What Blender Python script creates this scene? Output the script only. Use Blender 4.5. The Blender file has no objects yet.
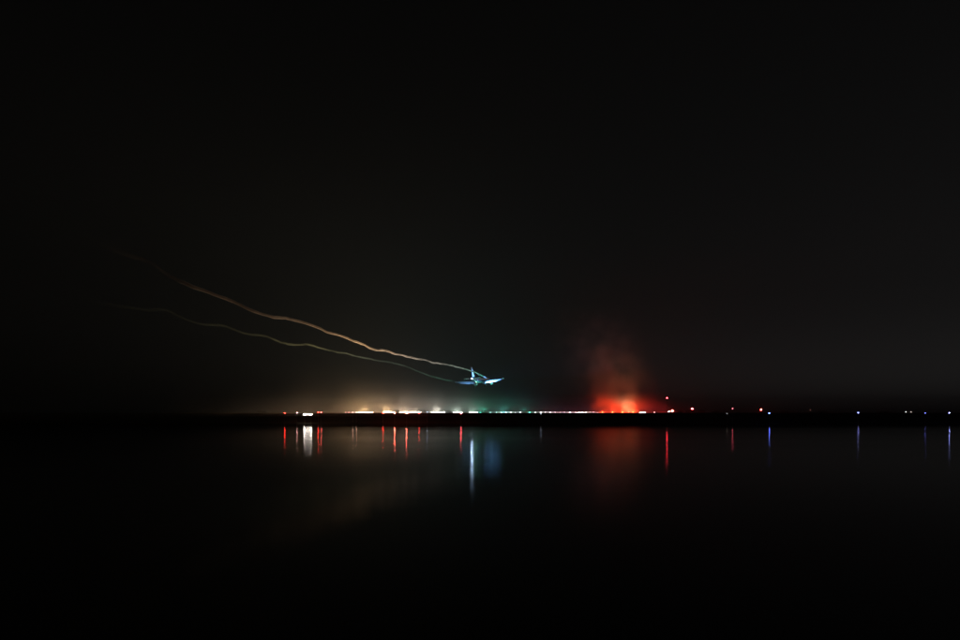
import bpy, bmesh, math, random
from mathutils import Vector, Matrix, noise

random.seed(7)
S = bpy.context.scene
COL = S.collection
R = math.radians

# ------------------------------------------------------------------ camera
CAM_H = 4.5            # metres above the water
F = 640.0              # focal length in photo pixels (photo 960 x 640)
HZ = 412.5             # horizon row in the photo
cd = bpy.data.cameras.new('camera')
cd.lens = 24.0; cd.sensor_width = 36.0; cd.shift_y = (HZ - 320.0) / 960.0
cd.clip_start = 0.1; cd.clip_end = 20000
cam = bpy.data.objects.new('camera', cd); COL.objects.link(cam)
cam.location = (0, 0, CAM_H); cam.rotation_euler = (R(90), 0, 0)
S.camera = cam

# ------------------------------------------------------------------ night sky
SUN_EL, SUN_AZ = R(-4.0), R(62)
w = bpy.data.worlds.new('World'); S.world = w; w.use_nodes = True
nt = w.node_tree; bg = nt.nodes['Background']
sky = nt.nodes.new('ShaderNodeTexSky'); sky.sky_type = 'NISHITA'; sky.sun_disc = False
sky.sun_elevation = SUN_EL; sky.sun_rotation = SUN_AZ
sky.dust_density = 1.0
hs = nt.nodes.new('ShaderNodeHueSaturation'); hs.inputs['Saturation'].default_value = 0.05
nt.links.new(sky.outputs[0], hs.inputs['Color'])
nt.links.new(hs.outputs[0], bg.inputs['Color'])
bg.inputs['Strength'].default_value = 0.047

# ------------------------------------------------------------------ render / exposure
S.render.engine = 'CYCLES'
c = S.cycles
c.use_denoising = True; c.denoiser = 'OPENIMAGEDENOISE'
c.max_bounces = 6; c.glossy_bounces = 3; c.diffuse_bounces = 2; c.volume_bounces = 0; c.transparent_max_bounces = 12
c.caustics_reflective = False; c.caustics_refractive = False
c.sample_clamp_indirect = 2.0
c.use_light_tree = True
S.view_settings.view_transform = 'Standard'; S.view_settings.look = 'None'
S.view_settings.exposure = 0; S.view_settings.gamma = 1; S.view_settings.use_curve_mapping = False

# ------------------------------------------------------------------ helpers
def X(px, D): return (px - 480.0) / F * D
def Z(py, D): return CAM_H + (HZ - py) / F * D
HEAD = R(18); SH, CH = math.sin(HEAD), math.cos(HEAD)      # runway heading
RX, RY = 0.7, 463.0                                        # point of the centre line under the aircraft
def along(s, a=0.0): return (RX + s * SH + a * CH, RY + s * CH - a * SH)
def s_of(px, a=0.0):
    t = (px - 480.0) / F
    return (t * (RY - a * SH) - RX - a * CH) / (SH - t * CH)

def tag(o, label=None, cat=None, group=None, kind=None):
    if label: o['label'] = label
    if cat: o['category'] = cat
    if group: o['group'] = group
    if kind: o['kind'] = kind
    return o
def empty(name, loc, rz=0.0):
    o = bpy.data.objects.new(name, None); COL.objects.link(o)
    o.location = loc; o.rotation_euler = (0, 0, rz); o.empty_display_size = 0.5
    return o
def link(name, me, mat, parent=None, smooth=False):
    o = bpy.data.objects.new(name, me); COL.objects.link(o)
    if mat and not me.materials: me.materials.append(mat)
    if parent: o.parent = parent
    if smooth:
        for p in me.polygons: p.use_smooth = True
    return o
def mesh(name, bm, mat, parent=None, smooth=False):
    me = bpy.data.meshes.new(name); bmesh.ops.recalc_face_normals(bm, faces=bm.faces[:]); bm.to_mesh(me); bm.free()
    return link(name, me, mat, parent, smooth)
def box(bm, x0, x1, y0, y1, z0, z1):
    v = [bm.verts.new((x, y, z)) for z in (z0, z1) for y in (y0, y1) for x in (x0, x1)]
    for f in ((0,1,3,2),(4,6,7,5),(0,4,5,1),(2,3,7,6),(0,2,6,4),(1,5,7,3)): bm.faces.new([v[i] for i in f])
def loft(bm, rings, cap=True):
    vs = [[bm.verts.new(p) for p in r] for r in rings]
    n = len(rings[0])
    for a, b in zip(vs, vs[1:]):
        for i in range(n): bm.faces.new((a[i], a[(i+1) % n], b[(i+1) % n], b[i]))
    if cap:
        bm.faces.new(vs[0][::-1]); bm.faces.new(vs[-1])
def ring(cx, cy, cz, r, n=10, ax='z', r2=None):
    r2 = r if r2 is None else r2; out = []
    for i in range(n):
        a = 2 * math.pi * i / n; u, v = r * math.cos(a), r2 * math.sin(a)
        out.append((cx+u, cy+v, cz) if ax == 'z' else (cx+u, cy, cz+v) if ax == 'y' else (cx, cy+u, cz+v))
    return out
def tube(bm, p0, p1, r0, r1, n=8):
    p0, p1 = Vector(p0), Vector(p1); d = (p1 - p0).normalized()
    u = d.orthogonal().normalized(); v = d.cross(u)
    loft(bm, [[p + r * (math.cos(2*math.pi*i/n) * u + math.sin(2*math.pi*i/n) * v) for i in range(n)] for p, r in ((p0, r0), (p1, r1))])

# ------------------------------------------------------------------ materials
def base_mat(name, col, rough=0.8, metal=0.0, var=0.25, scale=1.5, bump=0.0):
    m = bpy.data.materials.new(name); m.use_nodes = True; t = m.node_tree; b = t.nodes['Principled BSDF']
    b.inputs['Roughness'].default_value = rough; b.inputs['Metallic'].default_value = metal
    tc = t.nodes.new('ShaderNodeTexCoord'); nz = t.nodes.new('ShaderNodeTexNoise')
    nz.inputs['Scale'].default_value = scale; nz.inputs['Detail'].default_value = 6
    t.links.new(tc.outputs['Object'], nz.inputs['Vector'])
    cr = t.nodes.new('ShaderNodeValToRGB')
    cr.color_ramp.elements[0].position = 0.3; cr.color_ramp.elements[1].position = 0.7
    cr.color_ramp.elements[0].color = [x * (1 - var) for x in col] + [1]
    cr.color_ramp.elements[1].color = [min(1, x * (1 + var)) for x in col] + [1]
    t.links.new(nz.outputs['Fac'], cr.inputs['Fac']); t.links.new(cr.outputs['Color'], b.inputs['Base Color'])
    if bump:
        bp = t.nodes.new('ShaderNodeBump'); bp.inputs['Strength'].default_value = bump
        t.links.new(nz.outputs['Fac'], bp.inputs['Height']); t.links.new(bp.outputs['Normal'], b.inputs['Normal'])
    return m
M_GRASS = base_mat('dark_grass', (0.035, 0.04, 0.022), 0.95, scale=0.35, bump=0.5)
M_ASPH = base_mat('runway_asphalt', (0.05, 0.05, 0.052), 0.85, scale=0.8, bump=0.2)
M_MUD = base_mat('wet_mud', (0.03, 0.027, 0.022), 0.8, scale=0.6, bump=0.3)
M_STEEL = base_mat('galvanised_steel', (0.25, 0.26, 0.27), 0.55, 0.6, scale=4)
M_DARK = base_mat('dark_paint', (0.03, 0.03, 0.032), 0.5, scale=4)
M_YEL = base_mat('yellow_fixture_paint', (0.5, 0.32, 0.03), 0.5, scale=5)
M_WHITE = base_mat('white_aircraft_paint', (0.78, 0.79, 0.8), 0.35, var=0.04, scale=0.7)
M_UNLIT_NAVY = base_mat('unlit_fuselage_navy', (0.03, 0.045, 0.09), 0.35, var=0.1, scale=0.7)  # dark tone puts the unlit look of the fuselage into its colour
M_ALU = base_mat('bare_aluminium', (0.55, 0.56, 0.58), 0.4, 0.7, var=0.08, scale=1.5)
M_TYRE = base_mat('tyre_rubber', (0.02, 0.02, 0.02), 0.9, scale=5)
M_LEAF = base_mat('dark_leaves', (0.04, 0.055, 0.025), 0.8, scale=2)
M_BARK = base_mat('bark', (0.07, 0.055, 0.04), 0.9, scale=5)
_em = {}
def emit(col, strength):
    k = (tuple(round(x, 3) for x in col), round(strength, 2))
    if k in _em: return _em[k]
    m = bpy.data.materials.new('lit_lens'); m.use_nodes = True; t = m.node_tree
    t.nodes.remove(t.nodes['Principled BSDF']); e = t.nodes.new('ShaderNodeEmission')
    e.inputs['Color'].default_value = (*col, 1); e.inputs['Strength'].default_value = strength
    t.links.new(e.outputs[0], t.nodes['Material Output'].inputs['Surface'])
    _em[k] = m; return m

def water_mat():
    m = bpy.data.materials.new('calm_night_water'); m.use_nodes = True; t = m.node_tree
    t.nodes.remove(t.nodes['Principled BSDF'])
    df = t.nodes.new('ShaderNodeBsdfDiffuse'); df.inputs['Color'].default_value = (0.003, 0.004, 0.004, 1)
    gl = t.nodes.new('ShaderNodeBsdfAnisotropic'); gl.distribution = 'BECKMANN'
    fr = t.nodes.new('ShaderNodeFresnel'); fr.inputs['IOR'].default_value = 1.333
    mx = t.nodes.new('ShaderNodeMixShader')
    t.links.new(fr.outputs[0], mx.inputs[0]); t.links.new(df.outputs[0], mx.inputs[1]); t.links.new(gl.outputs[0], mx.inputs[2])
    t.links.new(mx.outputs[0], t.nodes['Material Output'].inputs['Surface'])
    tc = t.nodes.new('ShaderNodeTexCoord')
    mp = t.nodes.new('ShaderNodeMapping'); mp.inputs['Scale'].default_value = (0.02, 0.05, 1)
    t.links.new(tc.outputs['Object'], mp.inputs['Vector'])
    n1 = t.nodes.new('ShaderNodeTexNoise'); n1.inputs['Scale'].default_value = 1.0; n1.inputs['Detail'].default_value = 4
    t.links.new(mp.outputs[0], n1.inputs['Vector'])
    mr = t.nodes.new('ShaderNodeMapRange'); mr.inputs['From Min'].default_value = 0.35; mr.inputs['From Max'].default_value = 0.65
    mr.inputs['To Min'].default_value = 0.102; mr.inputs['To Max'].default_value = 0.13
    t.links.new(n1.outputs['Fac'], mr.inputs['Value']); t.links.new(mr.outputs[0], gl.inputs['Roughness'])
    m2 = t.nodes.new('ShaderNodeMapping'); m2.inputs['Scale'].default_value = (0.05, 0.35, 1)
    t.links.new(tc.outputs['Object'], m2.inputs['Vector'])
    n2 = t.nodes.new('ShaderNodeTexNoise'); n2.inputs['Scale'].default_value = 1.0; n2.inputs['Detail'].default_value = 3
    t.links.new(m2.outputs[0], n2.inputs['Vector'])
    bp = t.nodes.new('ShaderNodeBump'); bp.inputs['Strength'].default_value = 0.1; bp.inputs['Distance'].default_value = 0.06
    t.links.new(n2.outputs['Fac'], bp.inputs['Height']); t.links.new(bp.outputs['Normal'], gl.inputs['Normal'])
    return m
M_WATER = water_mat()

# ------------------------------------------------------------------ ground, water, runway
def sm(a, b, x):
    t = max(0.0, min(1.0, (x - a) / (b - a))); return t * t * (3 - 2 * t)
def gz(x, y):
    sh = 2.5 * noise.noise(Vector((x * 0.012, 3.1, 0.0))) + 1.0 * noise.noise(Vector((x * 0.05, 8.7, 0.0)))
    k = y - sh
    if y < 120: return -1.6 + 4.5 * (1 - sm(0.5, 8, y))
    crest = 4.37 + 0.09 * noise.noise(Vector((x * 0.04, 1.7, 0))) + 0.05 * noise.noise(Vector((x * 0.15, 5.7, 0)))
    z = -1.6 + sm(247, 259, k) * 1.95
    z += (crest - 0.35) * sm(258, 281, k)
    z -= 0.42 * sm(284, 300, k)
    if y > 300: z = min(z, 3.75) * 1.0 + 0.05 * noise.noise(Vector((x * 0.02, y * 0.02, 0)))
    return z
ys = [-600, -200, -60, -20, -5, 0, 2, 4, 6, 8, 12, 40, 120, 200, 235] + [240 + 2 * i for i in range(36)] + [320, 340, 380, 450, 600, 900, 1500, 2500, 5000]
xs = [-5000, -2500, -1000, -500] + [-340 + 5 * i for i in range(137)] + [500, 1000, 2500, 5000]
bm = bmesh.new()
g = [[bm.verts.new((x, y, gz(x, y))) for x in xs] for y in ys]
for j in range(len(ys) - 1):
    for i in range(len(xs) - 1): bm.faces.new((g[j][i], g[j][i+1], g[j+1][i+1], g[j+1][i]))
tag(mesh('ground', bm, M_GRASS, smooth=True), kind='structure')

bm = bmesh.new()
wy = [-300, 0, 20, 60, 120, 180, 230, 300]
wx = [-5000, -1500, -300, 0, 300, 1500, 5000]
g = [[bm.verts.new((x, y, 0)) for x in wx] for y in wy]
for j in range(len(wy) - 1):
    for i in range(len(wx) - 1): bm.faces.new((g[j][i], g[j][i+1], g[j+1][i+1], g[j+1][i]))
tag(mesh('water', bm, M_WATER), kind='structure')

# low mud bank just off the far shore
bm = bmesh.new()
rows = []
for i in range(81):
    x = 20 + i * 5.0
    wd = 5.5 * math.sin(math.pi * min(1, (i + 0.5) / 20)) if i < 10 else 5.5
    wd *= 0.75 + 0.4 * noise.noise(Vector((x * 0.03, 0, 4)))
    c0 = 237 + 2.0 * noise.noise(Vector((x * 0.02, 0, 9)))
    rows.append([(x, c0 - wd, -0.12), (x, c0 - wd * 0.4, 0.05), (x, c0 + wd * 0.4, 0.06), (x, c0 + wd, -0.12)])
vv = [[bm.verts.new(p) for p in r] for r in rows]
for a, b in zip(vv, vv[1:]):
    for k in range(3): bm.faces.new((a[k], b[k], b[k+1], a[k+1]))
tag(mesh('mud_bank', bm, M_MUD, smooth=True), kind='structure')

# runway sheet
bm = bmesh.new()
cs = [along(s, a) for s, a in ((20, -23), (20, 23), (2600, 23), (2600, -23))]
bm.faces.new([bm.verts.new((x, y, 3.90)) for x, y in cs])
tag(mesh('runway', bm, M_ASPH), kind='structure')

# ------------------------------------------------------------------ lamps
def dome_mesh(r, h):
    bm = bmesh.new(); n = 12
    rings = [ring(0, 0, h * math.sin(R(e)), r * math.cos(R(e)), n) for e in (0, 25, 50, 72)]
    loft(bm, rings); me = bpy.data.meshes.new('lens'); bmesh.ops.recalc_face_normals(bm, faces=bm.faces[:]); bm.to_mesh(me); bm.free(); return me
def ball_mesh(r):
    bm = bmesh.new(); bmesh.ops.create_icosphere(bm, subdivisions=2, radius=r)
    me = bpy.data.meshes.new('lens'); bm.to_mesh(me); bm.free(); return me
_ball = {}
def lens(parent, loc, r, col, strength, name='lens'):
    k = (round(r, 3), col, strength)
    if k not in _ball: _ball[k] = ball_mesh(r)
    o = link(name, _ball[k], emit(col, strength), parent, True); o.location = loc
    return o
def light(parent, loc, col, I, kind='POINT', direction=None, size=110, rad=0.15, blend=1.0):
    l = bpy.data.lights.new('light', kind); l.color = col; l.energy = I * 4 * math.pi; l.shadow_soft_size = rad
    if kind == 'SPOT': l.spot_size = R(size); l.spot_blend = blend
    o = bpy.data.objects.new('light', l); COL.objects.link(o); o.parent = parent; o.location = loc
    if direction: o.rotation_euler = Vector(direction).to_track_quat('-Z', 'Y').to_euler()
    return o
WARM = (1.0, 0.62, 0.34); WHITE = (1.0, 0.88, 0.76); COOL = (0.82, 0.95, 1.0); GREEN = (0.10, 1.0, 0.62)
RED = (1.0, 0.03, 0.02); PINK = (1.0, 0.30, 0.28); BLUE = (0.10, 0.16, 1.0); BWHITE = (0.5, 0.62, 1.0); DIMW = (0.9, 0.85, 0.7)

def post_lamp(name, label, cat, group, px, py, D, col, strength, r, two=None):
    """slim steel pole on a concrete foot, with bracket, dark housing and lit round lens"""
    x, z = X(px, D), Z(py, D); z0 = gz(x, D)
    t = empty(name, (x, D, z0)); tag(t, label, cat, group); h = z - z0
    bm = bmesh.new(); loft(bm, [ring(0, 0, -0.3, 0.22), ring(0, 0, 0.12, 0.22), ring(0, 0, 0.2, 0.13)]); mesh('foot', bm, M_STEEL, t)
    bm = bmesh.new(); pr = max(0.04, min(0.12, h * 0.012))
    loft(bm, [ring(0, 0, 0.15, pr * 1.3), ring(0, 0, h - r - 0.16, pr)]); mesh('pole', bm, M_STEEL, t)
    bm = bmesh.new(); loft(bm, [ring(0, 0, h - r - 0.18, r * 0.55), ring(0, 0, h - r - 0.04, r * 1.0), ring(0, 0, h - r * 0.75, r * 1.05)])
    mesh('housing', bm, M_DARK, t)
    lens(t, (0, 0, h), r, col, strength)
    return t

# --- approach light bars: crossbars square to the runway, each on two legs with its lamps
def approach_bar(px0, px1, label, colour, I, lens_s, n=7, elev=38, size=120, h=0.9):
    pc = (px0 + px1) / 2; s = s_of(pc); x, y = along(s); wd = (px1 - px0) / F * y / (CH + 0.0)
    z0 = 3.7
    t = empty('approach_light_bar', (x, y, z0), -HEAD); tag(t, label, 'approach light', 'approach light bars on the far bank')
    bm = bmesh.new(); tube(bm, (-wd/2 - .2, 0, h - .22), (wd/2 + .2, 0, h - .22), 0.05, 0.05); mesh('crossbar', bm, M_YEL, t)
    for k in (-1, 1):
        bm = bmesh.new(); tube(bm, (k * wd * .4, 0, -.15), (k * wd * .4, 0, h - .2), 0.05, 0.04); mesh('leg', bm, M_YEL, t)
    for k in range(n):
        lx = -wd/2 + wd * k / (n - 1)
        bm = bmesh.new(); tube(bm, (lx, 0.16, h + .02), (lx, -.08, h + .05), 0.1, 0.15, 10); hs_ = mesh('lamp', bm, M_YEL, t)
        lens(hs_, (lx, -.12, h + .07), 0.19, colour, lens_s * 1.5)
    light(t, (0, -.4, h + .06), colour, I * 4.0, 'SPOT', (0, -math.cos(R(elev)), math.sin(R(elev))), size)
    return t
bars = [(359, 373, (1, .58, .26), 1900, 70), (384, 393, (1, .6, .28), 1400, 70), (400, 411, (1, .68, .45), 1200, 75), (412, 420, (1, .78, .58), 1000, 75),
        (432, 444, (1, .9, .74), 1100, 80), (454, 462, (.85, 1, .85), 800, 70), (470, 477, (.75, 1, .82), 700, 75)]
order = ['leftmost', 'second from left', 'third from left', 'fourth from left', 'fifth from left', 'sixth from left', 'rightmost']
tone = ['warm orange', 'warm orange', 'warm white', 'warm white', 'pale warm white', 'white', 'greenish white']
for (a, b, colr, I, ls), o_, tn in zip(bars, order, tone):
    approach_bar(a, b, 'bright %s approach light bar, %s of the seven glowing bars' % (tn, o_), colr, I, ls, h=0.78 if o_ == 'leftmost' else 0.9)

# --- runway and threshold lights
def runway_lamp(name, label, group, px, a, col, strength, r=0.22, py=412.4):
    s = s_of(px, a); x, y = along(s, a); z = Z(py, y)
    t = empty(name, (x, y, 3.72)); tag(t, label, 'runway light', group); h = z - 3.72
    bm = bmesh.new(); loft(bm, [ring(0, 0, -.1, .3), ring(0, 0, .08, .3), ring(0, 0, .12, .08), ring(0, 0, h - r * 1.2, .06)]); mesh('base', bm, M_YEL, t)
    bm = bmesh.new(); loft(bm, [ring(0, 0, h - r * 1.5, r * .5), ring(0, 0, h - r * .8, r * 1.05), ring(0, 0, h - r * .5, r * 1.05)]); mesh('collar', bm, M_DARK, t)
    lens(t, (0, 0, h), r, col, strength)
    return t
ORD = ['first', 'second', 'third', 'fourth', 'fifth', 'sixth', 'seventh', 'eighth', 'ninth', 'tenth', 'eleventh', 'twelfth', 'thirteenth', 'fourteenth', 'fifteenth', 'sixteenth', 'seventeenth', 'eighteenth']
thr = [(481, .4, GREEN), (490.5, .8, (.45, 1, .8)), (496.5, 1.6, (.5, 1, .8)), (501, 1.3, (.8, 1, .9)), (506, 2.0, (.7, 1, .9)), (510.5, 2.2, (.7, 1, .9)), (515, .7, (1, .8, .8)), (520, 1.6, (.9, 1, 1))]
for k, (px, br, colr) in enumerate(thr):
    runway_lamp('threshold_light', 'pale green threshold light, %s in the row right of the last glowing bar' % ORD[k], 'green threshold lights', px, -22 + k * 3, colr, 110 * br, 0.25)
runway_lamp('threshold_light', 'strongest green threshold light, at the right end of the pale green row', 'green threshold lights', 529.5, -10, GREEN, 320, 0.3)
edge = [(535.5, .8), (540.7, 2.4), (545.4, 1.2), (550.3, .9), (555.3, .9), (560.3, .5), (564.5, .7), (570, 1.6), (575.5, .6), (579, 2), (582, 2.0), (586, .9), (590, .3), (594, .9), (598, 2)]
for k, (px, br) in enumerate(edge):
    runway_lamp('runway_edge_light', 'white runway edge light, %s to the right of the strongest green light' % ORD[k], 'white runway edge lights', px, 24 if k % 2 else -24, (1, .9, .88), 110 * br, 0.3)

# --- green flood lamps at the threshold that tint the air
def flood(name, label, px, D, col, I, lens_s, r=0.22, elev=60, size=130, py=412.3, cat='flood light', group=None, az=(0, -1)):
    x, z = X(px, D), Z(py, D); z0 = gz(x, D)
    t = empty(name, (x, D, z0)); tag(t, label, cat, group); h = z - z0
    bm = bmesh.new(); box(bm, -.3, .3, -.25, .25, -.1, .12); mesh('foot', bm, M_STEEL, t)
    for k in (-1, 1):
        bm = bmesh.new(); tube(bm, (k * .26, 0, .1), (k * .3, 0, h), 0.03, 0.03, 6); mesh('yoke_arm', bm, M_STEEL, t)
    bm = bmesh.new(); d = Vector((az[0] * math.cos(R(elev)), az[1] * math.cos(R(elev)), math.sin(R(elev)))).normalized()
    c0 = Vector((0, 0, h)); tube(bm, c0 - d * .3, c0 - d * .02, .14, r * 1.08, 12); mesh('housing', bm, M_DARK, t)
    lens(t, c0, r, col, lens_s)
    light(t, c0 + d * (r + .25), col, I, 'SPOT', d, size)
    return t
flood('threshold_flood', 'green lamp low on the bank below the aircraft tail', 484, 452, GREEN, 2400, 12, .16, 50, 130, az=(-.3, -1))
flood('threshold_flood', 'green lamp low on the bank below the right wing', 503, 480, (.1, 1, .8), 2600, 12, .16, 60, 150, az=(-.2, -1))
flood('threshold_flood', 'green lamp low on the bank beyond the right wing tip', 524, 500, (.1, 1, .8), 1100, 12, .16, 60, 150, az=(-.1, -1))

# --- red lamps under the smoke
for px, lb, I in ((602.5, 'leftmost of the four strong red lamps under the smoke', 2800), (612.5, 'second from left of the four strong red lamps under the smoke', 3200),
               (622.5, 'third from left of the four strong red lamps under the smoke', 3400), (633, 'rightmost of the four strong red lamps under the smoke', 3400)):
    flood('red_flood_lamp', lb, px, 545, (1.0, .055, .015), I * 1.3, 160, .34, 32, 125, az=(-.15, -1), cat='flood light', group='red lamps under the smoke')
flood('warm_flood_lamp', 'warm white lamp between the red lamps at the right side of the smoke', 629, 552, (1, .55, .24), 3600, 60, .22, 80, 130, az=(-1, 0))

# --- lit bars (row of white LED panels)
def light_panel(label, px0, px1, py, D, hpx, col, strength, n=3, group=None):
    x0, x1, z = X(px0, D), X(px1, D), Z(py, D); xc = (x0 + x1) / 2; z0 = gz(xc, D); wd = x1 - x0; h = z - z0; hh = hpx / F * D / 2
    t = empty('light_panel', (xc, D, z0)); tag(t, label, 'light panel', group)
    for k in (-1, 1):
        bm = bmesh.new(); tube(bm, (k * wd * .35, .08, -.3), (k * wd * .35, .08, h), .06, .05); mesh('leg', bm, M_STEEL, t)
    bm = bmesh.new(); box(bm, -wd/2 - .1, wd/2 + .1, 0.0, .14, h - hh - .06, h + hh + .06); mesh('frame', bm, M_DARK, t)
    for k in range(n):
        a = -wd/2 + wd * k / n + .04; b = -wd/2 + wd * (k + 1) / n - .04
        bm = bmesh.new(); box(bm, a, b, -.05, -.004, h - hh, h + hh); mesh('panel', bm, emit(col, strength * (1.6 if k in (0, n - 1) else 0.7)), t)
    return t
light_panel('wide bright white light panel low on the left shore with a long reflection', 303.5, 312, 414.4, 258, 1.0, WHITE, 26, 4)
light_panel('small white light panel at the right foot of the red smoke', 639.5, 645.5, 412.6, 500, .9, (1, .75, .7), 6, 3)

# --- lamps on posts near the shore and beyond
def PL(*a): return post_lamp('lamp_post', *a)
SHORE = 'lamp posts along the far shore'
PL('small red lamp at the far left end of the shore lights', 'lamp post', SHORE, 284.8, 413.0, 258, RED, 90, .14)
PL('small pinkish white lamp just left of the wide white panel', 'lamp post', SHORE, 297, 412.7, 259, (1, .45, .4), 60, .12)
PL('red lamp just right of the wide white panel', 'lamp post', SHORE, 318.3, 412.2, 259, RED, 110, .14)
PL('small pink lamp right beside a red one near the wide white panel', 'lamp post', SHORE, 321.2, 412.4, 259, (1, .12, .1), 70, .12)
for k, px in enumerate((345.5, 349, 352.8, 356.4)):
    PL('small pink lamp left of the glowing bars, %s of four in a tight row' % ('first second third fourth'.split()[k]), 'lamp post', SHORE, px, 412.4, 262 if k > 1 else 292, (1, .3, .3) if k < 2 else (1, .6, .5), 32, .11)
PL('red lamp in front of the second glowing bar, left of two close red lamps', 'lamp post', SHORE, 383, 413.2, 260, RED, 110, .12)
PL('strong red lamp between the second and third glowing bars', 'lamp post', SHORE, 394.6, 413.0, 258, (1, .1, .06), 380, .15)
PL('strong red lamp in front of the third glowing bar', 'lamp post', SHORE, 406.6, 413.2, 258, (1, .12, .07), 380, .15)
PL('red lamp in front of the right end of the fourth glowing bar', 'lamp post', SHORE, 419, 413.2, 260, RED, 110, .12)
PL('small bluish lamp in the gap between the fourth and fifth glowing bars', 'lamp post', SHORE, 427.2, 412.0, 262, BWHITE, 22, .11)
PL('red lamp in front of the sixth glowing bar', 'lamp post', SHORE, 461, 413.6, 260, (1, .06, .07), 150, .13)
PL('faint bluish lamp on the shore right of the strongest green light', 'lamp post', SHORE, 541, 414.2, 262, (.6, .8, 1), 10, .1)
PL('small white lamp right of the small white panel', 'lamp post', SHORE, 654.5, 412.4, 480, (1, .7, .6), 30, .16)
PL('white lamp at the foot of the tall mast', 'lamp post', SHORE, 669, 411.6, 520, (1, .75, .75), 120, .2)
PL('big red lamp beside the foot of the tall mast', 'lamp post', SHORE, 672.5, 411, 515, RED, 9000, .28)
PL('pinkish red lamp right of the tall mast', 'lamp post', SHORE, 692.3, 408.8, 520, (1, .05, .06), 2600, .2)
PL('faint grey lamp close to the water, left of a pinkish lamp', 'lamp post', SHORE, 727, 413.6, 262, DIMW, 2.2, .1)
PL('pinkish lamp with a red reflection, midway between the tall mast and the blue lamp', 'lamp post', SHORE, 732.6, 408.7, 262, (1, .12, .16), 36, .11)
PL('strong red lamp just left of the blue lamp', 'lamp post', SHORE, 761, 409.6, 430, RED, 1200, .28)
PL('bright blue lamp close to the water with a long blue reflection', 'lamp post', SHORE, 769.3, 413.2, 258, (.12, .2, 1), 90, .12)
PL('very faint reddish lamp between the blue lamp and the right edge', 'lamp post', SHORE, 810.5, 410, 480, (1, .35, .3), 2.6, .16)
PL('lone grey-white lamp with a blue reflection, first past the faint reddish lamp', 'lamp post', SHORE, 858.3, 412.8, 259, (.34, .38, 1), 42, .1)
PL('yellowish lamp, left of the close pair near the right edge', 'lamp post', SHORE, 906, 412.0, 560, DIMW, 20, .2)
PL('fainter yellowish lamp, right of the close pair near the right edge', 'lamp post', SHORE, 911, 412.0, 560, DIMW, 9, .2)
PL('dim lamp between the yellowish pair and the rightmost lamp', 'lamp post', SHORE, 925.2, 413.0, 260, (.2, .22, 1), 20, .09)
PL('rightmost lamp of all, blue-white with a blue reflection', 'lamp post', SHORE, 949.4, 412.8, 258, (.36, .42, 1), 62, .11)

# --- tall lattice mast with a red obstruction light
D = 300; x, ztop = X(667, D), Z(398, D); z0 = gz(x, D); h = ztop - z0
t = empty('lattice_mast', (x, D, z0)); tag(t, 'tall thin lattice mast topped by a red light, right of the smoke', 'mast')
cor = [(.45 * math.cos(R(a)), .45 * math.sin(R(a))) for a in (30, 150, 270)]
for cx, cy in cor:
    bm = bmesh.new(); tube(bm, (cx, cy, -.3), (cx * .3, cy * .3, h - .35), .035, .025, 6); mesh('leg', bm, M_DARK, t)
nb = 9
for k in range(nb):
    bm = bmesh.new()
    for i in range(3):
        f0 = 1 - .7 * k / nb; f1 = 1 - .7 * (k + 1) / nb; a = cor[i]; b = cor[(i + 1) % 3]
        tube(bm, (a[0] * f0, a[1] * f0, (h - .35) * k / nb), (b[0] * f1, b[1] * f1, (h - .35) * (k + 1) / nb), .014, .014, 5)
    mesh('brace', bm, M_DARK, t)
bm = bmesh.new(); loft(bm, [ring(0, 0, h - .38, .2), ring(0, 0, h - .2, .2), ring(0, 0, h - .14, .1)]); mesh('top_plate', bm, M_DARK, t)
lens(t, (0, 0, h), .15, (1, .04, .06), 130)

# ------------------------------------------------------------------ shrubs and far trees on the skyline
def leaf_cloud(rx, ry, rz, zc, n, ls):
    bm = bmesh.new()
    for _ in range(n):
        while True:
            p = Vector((random.uniform(-1, 1), random.uniform(-1, 1), random.uniform(-1, 1)))
            if p.length < 1 and noise.noise(p * 2.2 + Vector((rx, rz, zc))) > -0.25: break
        p = Vector((p.x * rx, p.y * ry, zc + p.z * rz))
        q = Matrix.Rotation(random.uniform(0, 6.28), 3, 'Z') @ Matrix.Rotation(random.uniform(0, 3.14), 3, 'X')
        s = ls * random.uniform(.6, 1.3)
        bm.faces.new([bm.verts.new(p + q @ Vector(v)) for v in ((-s, 0, 0), (0, -s * .5, 0), (s, 0, 0), (0, s * .5, 0))])
    return bm
def shrub(label, px, D, h, wd, n=160, name='shrub', cat='shrub', group='shrubs along the bank'):
    x = X(px, D); z0 = gz(x, D); t = empty(name, (x, D, z0)); tag(t, label, cat, group)
    bm = bmesh.new()
    for k in range(3):
        a = 2.1 * k; tube(bm, (0, 0, -.1), (.3 * wd * math.cos(a), .3 * wd * math.sin(a), h * .6), .05 * h, .015 * h, 6)
    mesh('stem' if name == 'shrub' else 'trunk', bm, M_BARK, t)
    mesh('foliage' if name == 'shrub' else 'crown', leaf_cloud(wd / 2, wd / 2, h * .45, h * .55, n, .12 * max(h, .8)), M_LEAF, t)
for k, (px, h, wd) in enumerate(((397, 1.3, 2.4), (425.5, 1.2, 3.0), (449, 1.2, 2.4), (483.5, 1.3, 2.6), (524.5, 1.2, 2.4))):
    shrub(['low dark shrub between the second and third glowing bars', 'low dark shrub between the fourth and fifth glowing bars', 'low dark shrub between the fifth and sixth glowing bars',
           'low dark shrub just right of the last glowing bar', 'low dark shrub left of the strongest green light'][k], px, 286, h, wd)
tl = ['dark tree silhouette just right of the tall mast', 'dark tree silhouette under the pinkish red lamp', 'dark rounded tree silhouette right of the pinkish red lamp', 'dark low tree left of the faint grey lamp',
      'dark low tree right of the blue lamp', 'dark low tree near the very faint reddish lamp', 'dark low tree left of the yellowish lamp pair', 'dark low tree at the left end of the lit shore']
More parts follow.
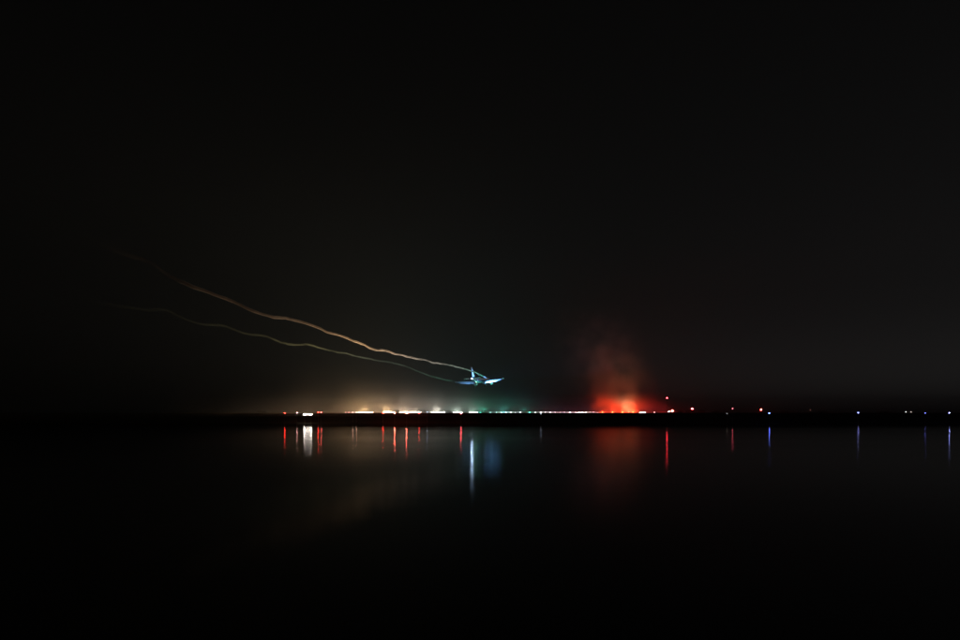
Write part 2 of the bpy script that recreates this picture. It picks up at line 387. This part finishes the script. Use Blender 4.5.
for lb, (px, D, h, wd) in zip(tl, ((680, 640, 3.2, 7), (690, 660, 3.6, 9), (702, 650, 3.3, 8), (716, 640, 2.6, 9), (785, 600, 2.2, 10), (822, 640, 2.4, 12), (885, 640, 2.3, 12), (262, 420, 1.9, 7))):
    shrub(lb, px, D, h, wd, 420, 'tree', 'tree', 'trees on the far skyline')

# ------------------------------------------------------------------ aircraft
PD = 463.0
ac = empty('airliner', (X(481.0, PD), PD, Z(380.0, PD)))
ac.rotation_euler = (R(3.6), R(-2.6), -HEAD)
ac.scale = (1.06, 1.06, 1.06)
tag(ac, 'twin-engine airliner seen from behind, coming in to land above the runway lights', 'aircraft')
n = 24
secs = [(18.6, .05, -.55), (18.3, .45, -.5), (17.4, 1.0, -.35), (16, 1.5, -.15), (14, 1.85, 0), (11, 1.97, 0), (-6, 1.97, 0), (-10, 1.8, .12), (-13.5, 1.35, .42), (-16.5, .8, .75), (-18.4, .4, .95), (-19, .2, 1.0)]
bm = bmesh.new(); loft(bm, [ring(0, y, z, r, n, 'y') for y, r, z in secs]); fus = mesh('fuselage', bm, M_UNLIT_NAVY, ac, True)
bm = bmesh.new(); box(bm, -.75, .75, 16.35, 16.75, .55, .95); mesh('cockpit_window', bm, emit((.9, .8, .6), .05), fus)
for sd in (-1, 1):
    for k in range(28):
        y = 12 - k * .82
        bm = bmesh.new(); box(bm, sd * 1.955 - .03, sd * 1.955 + .03, y - .12, y + .12, .35, .7); mesh('window', bm, emit((1, .8, .5), .25), fus)
def foil(x, yle, ch, z, th, tw=0.0):
    pts = []
    for u, v in ((0, 0), (.08, .55), (.3, 1), (.6, .75), (1, .02), (1, -.02), (.6, -.4), (.3, -.6), (.08, -.4)):
        pts.append((x, yle - u * ch, z + v * th * .5 - u * ch * math.sin(tw)))
    return pts
for sd in (-1, 1):
    bm = bmesh.new()
    loft(bm, [foil(sd * 1.2, 5.0, 7.0, -1.15, 1.0, .05), foil(sd * 6.2, 1.9, 4.0, -.7, .55, .04), foil(sd * 12, -1.4, 2.7, -.4, .36, .03), foil(sd * 17, -4.0, 1.8, -.15, .2, .03)])
    wg = mesh('wing', bm, M_WHITE, ac)
    bm = bmesh.new()
    loft(bm, [foil(sd * 2.2, -1.6, 2.3, -1.5, .3, .6), foil(sd * 6.1, -1.9, 2.0, -1.0, .24, .6)]); mesh('flap', bm, M_WHITE, wg)
    bm = bmesh.new()
    loft(bm, [foil(sd * 6.4, -1.95, 2.6, -.95, .24, .6), foil(sd * 13.4, -4.1, 2.0, -.52, .18, .6)]); mesh('flap', bm, M_WHITE, wg)
    bm = bmesh.new()
    loft(bm, [foil(sd * 13.6, -4.2, 1.8, -.5, .16, .5), foil(sd * 16.8, -5.5, 1.2, -.25, .12, .45)]); mesh('aileron', bm, M_WHITE, wg)
    for fx, fy, fz in ((7.5, -1.6, -1.0), (10.2, -2.4, -.62)):
        bm = bmesh.new(); loft(bm, [ring(sd * fx, fy + 1.8, fz + .1, .06, 8, 'y'), ring(sd * fx, fy, fz - .1, .2, 8, 'y'), ring(sd * fx, fy - 1.6, fz - .45, .05, 8, 'y')]); mesh('flap_fairing', bm, M_WHITE, wg)
    bm = bmesh.new(); loft(bm, [foil(sd * 17.0, -4.0, 1.8, -.15, .14), [(sd * 17.5, p[1] - .5, p[2] + .45) for p in foil(sd * 17, -4.2, .8, -.15, .08)]]); mesh('wing_tip_fence', bm, M_WHITE, wg)
    bm = bmesh.new(); ex = sd * 5.75
    loft(bm, [ring(ex, 6.4, -2.35, .98, 18, 'y'), ring(ex, 5.6, -2.35, 1.15, 18, 'y'), ring(ex, 3.6, -2.35, 1.08, 18, 'y'), ring(ex, 2.4, -2.3, .78, 18, 'y')]); eng = mesh('engine', bm, M_WHITE, ac, True)
    bm = bmesh.new(); loft(bm, [ring(ex, 2.5, -2.3, .55, 14, 'y'), ring(ex, 1.6, -2.25, .38, 14, 'y'), ring(ex, 1.0, -2.25, .08, 14, 'y')]); mesh('exhaust_cone', bm, M_ALU, eng, True)
    bm = bmesh.new(); loft(bm, [ring(ex, 6.43, -2.35, .85, 18, 'y'), ring(ex, 6.41, -2.35, .3, 18, 'y')]); mesh('fan_face', bm, M_DARK, eng)
    bm = bmesh.new(); box(bm, ex - .15, ex + .15, 1.6, 5.0, -1.5, -.7); mesh('pylon', bm, M_WHITE, eng)
    bm = bmesh.new(); loft(bm, [foil(sd * .4, -14.2, 3.6, .95, .4), foil(sd * 6.1, -17.2, 1.4, 1.5, .16)]); mesh('tailplane', bm, M_WHITE, ac)
    gear = empty('landing_gear', (0, 0, 0)); gear.parent = ac
    bm = bmesh.new(); tube(bm, (sd * 3.9, -1.4, -1.3), (sd * 3.7, -1.4, -4.3), .17, .12); mesh('strut', bm, M_ALU, gear)
    for k in (-1, 1):
        bm = bmesh.new(); wxp = sd * 3.7 + k * .42
        loft(bm, [ring(wxp - .19, -1.4, -4.3, .42, 16, 'x'), ring(wxp - .15, -1.4, -4.3, .57, 16, 'x'), ring(wxp + .15, -1.4, -4.3, .57, 16, 'x'), ring(wxp + .19, -1.4, -4.3, .42, 16, 'x')]); mesh('wheel', bm, M_TYRE, gear)
    bm = bmesh.new(); box(bm, sd * 3.2 - .03, sd * 3.2 + .03, -2.1, -.6, -3.2, -1.6); mesh('gear_door', bm, M_WHITE, gear)
bm = bmesh.new()
loft(bm, [[(a * t, yl - u * ch, z) for u, a in ((0, 0), (.3, 1), (1, .05), (1, -.05), (.3, -1))] for z, yl, ch, t in ((1.2, -11.5, 6.2, .22), (2.4, -13.2, 5.0, .2), (8.7, -17.6, 2.3, .11))])
mesh('fin', bm, M_WHITE, ac)
gear = empty('landing_gear', (0, 0, 0)); gear.parent = ac
bm = bmesh.new(); tube(bm, (0, 13, -1.6), (0, 13.1, -4.0), .13, .1); mesh('strut', bm, M_ALU, gear)
for k in (-1, 1):
    bm = bmesh.new(); loft(bm, [ring(k * .26 - .12, 13.1, -4, .38, 14, 'x'), ring(k * .26 + .12, 13.1, -4, .38, 14, 'x')]); mesh('wheel', bm, M_TYRE, gear)
# aircraft lamps: added lamps on the tail sides light the wings, a logo lamp washes the fin, tail and tip position lights
AB = (.17, .46, 1.0)
lens(ac, (1.42, -12.4, -.1), .12, AB, 8, 'added_wing_lamp'); light(ac, (1.75, -12.5, -.35), AB, 10500, 'SPOT', (7.6, 9.6, -.2), 62, .1)
lens(ac, (-1.42, -12.4, -.1), .12, AB, 4, 'added_wing_lamp'); light(ac, (-1.75, -12.5, -.35), AB, 480, 'SPOT', (-7.6, 9.6, -.2), 62, .1)
lens(ac, (3.4, -16.6, 1.42), .1, AB, 6, 'logo_lamp'); light(ac, (3.6, -17.6, 1.9), AB, 420, 'SPOT', (-3.4, 1.2, 2.6), 80, .1)
lens(ac, (0, -19.15, 1.0), .18, (.5, .74, 1), 800, 'tail_light')
lens(ac, (1.2, -14.5, -1.3), .12, (.5, 1, .6), 30, 'belly_light')
lens(ac, (17.3, -5.0, 0), .1, (.3, .9, .8), 3, 'position_light')

# ------------------------------------------------------------------ vapour trails shed by the wing
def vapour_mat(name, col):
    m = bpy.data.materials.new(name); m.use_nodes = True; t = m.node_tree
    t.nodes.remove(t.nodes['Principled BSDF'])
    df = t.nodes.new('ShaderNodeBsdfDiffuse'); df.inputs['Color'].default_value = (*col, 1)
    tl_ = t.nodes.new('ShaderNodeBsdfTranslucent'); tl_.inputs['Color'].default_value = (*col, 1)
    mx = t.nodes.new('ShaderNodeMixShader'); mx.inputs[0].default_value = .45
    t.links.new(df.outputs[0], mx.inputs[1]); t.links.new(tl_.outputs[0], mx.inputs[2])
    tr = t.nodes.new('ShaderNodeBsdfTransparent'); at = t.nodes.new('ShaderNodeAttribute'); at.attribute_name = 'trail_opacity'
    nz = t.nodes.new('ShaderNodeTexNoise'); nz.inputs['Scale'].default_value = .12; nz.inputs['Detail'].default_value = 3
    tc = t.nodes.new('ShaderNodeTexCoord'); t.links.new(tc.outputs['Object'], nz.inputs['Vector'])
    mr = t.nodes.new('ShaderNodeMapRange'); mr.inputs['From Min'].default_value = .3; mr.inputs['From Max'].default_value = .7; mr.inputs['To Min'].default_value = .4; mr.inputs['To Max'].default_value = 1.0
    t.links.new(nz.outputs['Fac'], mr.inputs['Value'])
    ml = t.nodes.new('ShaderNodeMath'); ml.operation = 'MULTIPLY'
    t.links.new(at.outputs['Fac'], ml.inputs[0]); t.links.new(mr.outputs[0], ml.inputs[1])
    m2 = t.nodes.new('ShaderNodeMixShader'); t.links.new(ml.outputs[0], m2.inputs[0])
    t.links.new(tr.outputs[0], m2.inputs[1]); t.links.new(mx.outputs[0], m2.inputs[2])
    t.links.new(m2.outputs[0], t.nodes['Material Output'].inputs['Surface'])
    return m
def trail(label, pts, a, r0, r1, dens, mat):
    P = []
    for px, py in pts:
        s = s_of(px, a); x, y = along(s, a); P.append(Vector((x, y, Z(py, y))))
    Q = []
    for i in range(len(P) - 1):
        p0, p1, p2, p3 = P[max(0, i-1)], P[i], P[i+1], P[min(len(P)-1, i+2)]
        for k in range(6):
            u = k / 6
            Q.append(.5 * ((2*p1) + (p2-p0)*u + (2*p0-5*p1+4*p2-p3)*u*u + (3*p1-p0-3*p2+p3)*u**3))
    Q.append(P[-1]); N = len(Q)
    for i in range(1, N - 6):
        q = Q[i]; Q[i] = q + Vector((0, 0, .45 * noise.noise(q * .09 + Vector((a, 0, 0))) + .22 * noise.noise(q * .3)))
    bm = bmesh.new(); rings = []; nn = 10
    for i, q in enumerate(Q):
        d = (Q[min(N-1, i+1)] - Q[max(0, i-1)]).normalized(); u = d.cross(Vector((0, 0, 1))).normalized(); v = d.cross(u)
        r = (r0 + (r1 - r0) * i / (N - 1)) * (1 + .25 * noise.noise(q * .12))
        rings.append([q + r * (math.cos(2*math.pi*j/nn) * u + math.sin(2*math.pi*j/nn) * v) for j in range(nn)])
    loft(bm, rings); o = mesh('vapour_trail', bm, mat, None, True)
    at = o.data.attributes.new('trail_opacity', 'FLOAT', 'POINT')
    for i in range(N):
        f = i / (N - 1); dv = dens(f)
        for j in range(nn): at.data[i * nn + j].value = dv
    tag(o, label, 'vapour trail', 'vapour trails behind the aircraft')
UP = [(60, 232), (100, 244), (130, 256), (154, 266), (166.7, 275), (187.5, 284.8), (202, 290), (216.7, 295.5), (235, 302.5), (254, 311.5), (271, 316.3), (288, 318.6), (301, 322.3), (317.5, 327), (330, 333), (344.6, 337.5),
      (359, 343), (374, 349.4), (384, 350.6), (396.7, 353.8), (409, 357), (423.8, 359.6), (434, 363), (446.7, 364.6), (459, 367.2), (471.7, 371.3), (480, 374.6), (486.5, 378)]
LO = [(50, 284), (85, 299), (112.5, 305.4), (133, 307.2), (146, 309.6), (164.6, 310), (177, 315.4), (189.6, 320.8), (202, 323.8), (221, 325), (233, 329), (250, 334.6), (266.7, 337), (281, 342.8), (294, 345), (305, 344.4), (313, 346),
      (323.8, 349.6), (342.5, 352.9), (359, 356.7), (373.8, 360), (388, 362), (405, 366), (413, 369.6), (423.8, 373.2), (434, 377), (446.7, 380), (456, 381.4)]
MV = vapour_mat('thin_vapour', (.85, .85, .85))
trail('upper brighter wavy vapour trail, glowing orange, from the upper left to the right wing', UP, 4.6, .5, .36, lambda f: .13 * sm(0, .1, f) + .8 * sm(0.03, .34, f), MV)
MV2 = vapour_mat('green_lit_vapour', (.6, .84, .72))  # same vapour, with the grey-green light tone put into its colour
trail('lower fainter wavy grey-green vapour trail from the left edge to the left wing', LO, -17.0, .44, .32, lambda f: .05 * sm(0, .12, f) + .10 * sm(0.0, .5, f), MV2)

# ------------------------------------------------------------------ smoke plume over the red lamps
def smoke_mat():
    m = bpy.data.materials.new('drifting_smoke'); m.use_nodes = True; t = m.node_tree
    t.nodes.remove(t.nodes['Principled BSDF']); pv = t.nodes.new('ShaderNodeVolumePrincipled')
    pv.inputs['Color'].default_value = (.85, .8, .75, 1); pv.inputs['Anisotropy'].default_value = 0.1
    tc = t.nodes.new('ShaderNodeTexCoord')
    nz = t.nodes.new('ShaderNodeTexNoise'); nz.inputs['Scale'].default_value = .075; nz.inputs['Detail'].default_value = 4
    t.links.new(tc.outputs['Object'], nz.inputs['Vector'])
    mr = t.nodes.new('ShaderNodeMapRange'); mr.inputs['From Min'].default_value = .36; mr.inputs['From Max'].default_value = .68
    t.links.new(nz.outputs['Fac'], mr.inputs['Value'])
    sp = t.nodes.new('ShaderNodeSeparateXYZ'); t.links.new(tc.outputs['Object'], sp.inputs[0])
    hz = t.nodes.new('ShaderNodeMapRange'); hz.interpolation_type = 'SMOOTHERSTEP'
    hz.inputs['From Min'].default_value = 0; hz.inputs['From Max'].default_value = 20; hz.inputs['To Min'].default_value = .05; hz.inputs['To Max'].default_value = .0075
    t.links.new(sp.outputs['Z'], hz.inputs['Value'])
    # radial softening about the leaning axis
    def math_(op, a, b):
        n_ = t.nodes.new('ShaderNodeMath'); n_.operation = op
        for i, v in enumerate((a, b)):
            if isinstance(v, (int, float)): n_.inputs[i].default_value = v
            else: t.links.new(v, n_.inputs[i])
        return n_.outputs[0]
    ax = math_('ADD', sp.outputs['X'], math_('MULTIPLY', sp.outputs['Z'], .34))
    rr = math_('SQRT', math_('ADD', math_('MULTIPLY', ax, ax), math_('MULTIPLY', sp.outputs['Y'], sp.outputs['Y'])), 0)
    fr = t.nodes.new('ShaderNodeMapRange'); fr.interpolation_type = 'SMOOTHSTEP'
    fr.inputs['From Min'].default_value = 6; fr.inputs['From Max'].default_value = 46; fr.inputs['To Min'].default_value = 1; fr.inputs['To Max'].default_value = 0
    t.links.new(rr, fr.inputs['Value'])
    tp = t.nodes.new('ShaderNodeMapRange'); tp.interpolation_type = 'SMOOTHSTEP'
    tp.inputs['From Min'].default_value = 40; tp.inputs['From Max'].default_value = 97; tp.inputs['To Min'].default_value = 1; tp.inputs['To Max'].default_value = 0
    t.links.new(sp.outputs['Z'], tp.inputs['Value'])
    d = math_('MULTIPLY', math_('MULTIPLY', mr.outputs[0], hz.outputs[0]), math_('MULTIPLY', fr.outputs[0], tp.outputs[0]))
    t.links.new(d, pv.inputs['Density'])
    t.links.new(pv.outputs[0], t.nodes['Material Output'].inputs['Volume'])
    return m
SD = 548
bm = bmesh.new(); rings = []
for k in range(15):
    z = k * 7.0; rad = 47.0
    rings.append([(p[0] - .34 * z, p[1], z) for p in ring(0, 0, 0, rad, 20)])
loft(bm, rings); sp_ = mesh('smoke_plume', bm, smoke_mat())
sp_.location = (X(622, SD), SD, 4.25)
tag(sp_, 'reddish smoke drifting up and leftward above the red lamps', 'smoke', kind='stuff')

# ------------------------------------------------------------------ shallow mist added to gather the glow round the approach lights
def mist_mat():
    m = bpy.data.materials.new('added_glow_mist'); m.use_nodes = True; t = m.node_tree
    t.nodes.remove(t.nodes['Principled BSDF']); pv = t.nodes.new('ShaderNodeVolumePrincipled')
    pv.inputs['Color'].default_value = (.9, .9, .9, 1); pv.inputs['Anisotropy'].default_value = 0.1
    tc = t.nodes.new('ShaderNodeTexCoord'); sp = t.nodes.new('ShaderNodeSeparateXYZ'); t.links.new(tc.outputs['Object'], sp.inputs[0])
    def mth(op, a, b=0.0):
        n_ = t.nodes.new('ShaderNodeMath'); n_.operation = op
        for i, v in enumerate((a, b)):
            if isinstance(v, (int, float)): n_.inputs[i].default_value = v
            else: t.links.new(v, n_.inputs[i])
        return n_.outputs[0]
    ex = mth('EXPONENT', mth('MULTIPLY', sp.outputs['Z'], -1 / 3.8))
    u = mth('DIVIDE', sp.outputs['X'], 90.0); v = mth('DIVIDE', sp.outputs['Y'], 250.0)
    r2 = mth('ADD', mth('MULTIPLY', u, u), mth('MULTIPLY', v, v))
    fr = t.nodes.new('ShaderNodeMapRange'); fr.interpolation_type = 'SMOOTHSTEP'
    fr.inputs['From Min'].default_value = 0.05; fr.inputs['From Max'].default_value = 1.0; fr.inputs['To Min'].default_value = 0.016; fr.inputs['To Max'].default_value = 0
    t.links.new(r2, fr.inputs['Value'])
    nz = t.nodes.new('ShaderNodeTexNoise'); nz.inputs['Scale'].default_value = .06; nz.inputs['Detail'].default_value = 3
    t.links.new(tc.outputs['Object'], nz.inputs['Vector'])
    pf = t.nodes.new('ShaderNodeMapRange'); pf.inputs['From Min'].default_value = .36; pf.inputs['From Max'].default_value = .68
    t.links.new(nz.outputs['Fac'], pf.inputs['Value'])
    t.links.new(mth('MULTIPLY', pf.outputs[0], mth('MULTIPLY', ex, fr.outputs[0])), pv.inputs['Density'])
    t.links.new(pv.outputs[0], t.nodes['Material Output'].inputs['Volume'])
    return m
bm = bmesh.new()
loft(bm, [[(92 * math.cos(2*math.pi*k/36), 256 * math.sin(2*math.pi*k/36), z) for k in range(36)] for z in (-.6, 34)])
mi = mesh('added_glow_mist', bm, mist_mat())
mx_, my_ = along(-40, 0); mi.location = (mx_, my_, 3.6); mi.rotation_euler = (0, 0, -HEAD)
tag(mi, 'added low mist gathering the glow around the approach lights and threshold', 'mist', kind='stuff')

# ------------------------------------------------------------------ haze
m = bpy.data.materials.new('night_haze'); m.use_nodes = True; t = m.node_tree
t.nodes.remove(t.nodes['Principled BSDF']); pv = t.nodes.new('ShaderNodeVolumePrincipled')
pv.inputs['Color'].default_value = (.68, .86, .98, 1); pv.inputs['Density'].default_value = 0.00012; pv.inputs['Anisotropy'].default_value = 0.25
t.links.new(pv.outputs[0], t.nodes['Material Output'].inputs['Volume'])
bm = bmesh.new(); box(bm, -5200, 5200, -700, 5200, -2.8, 112)
hz_ = mesh('haze', bm, m); tag(hz_, 'thin night haze over the water and the runway', 'haze', kind='stuff')
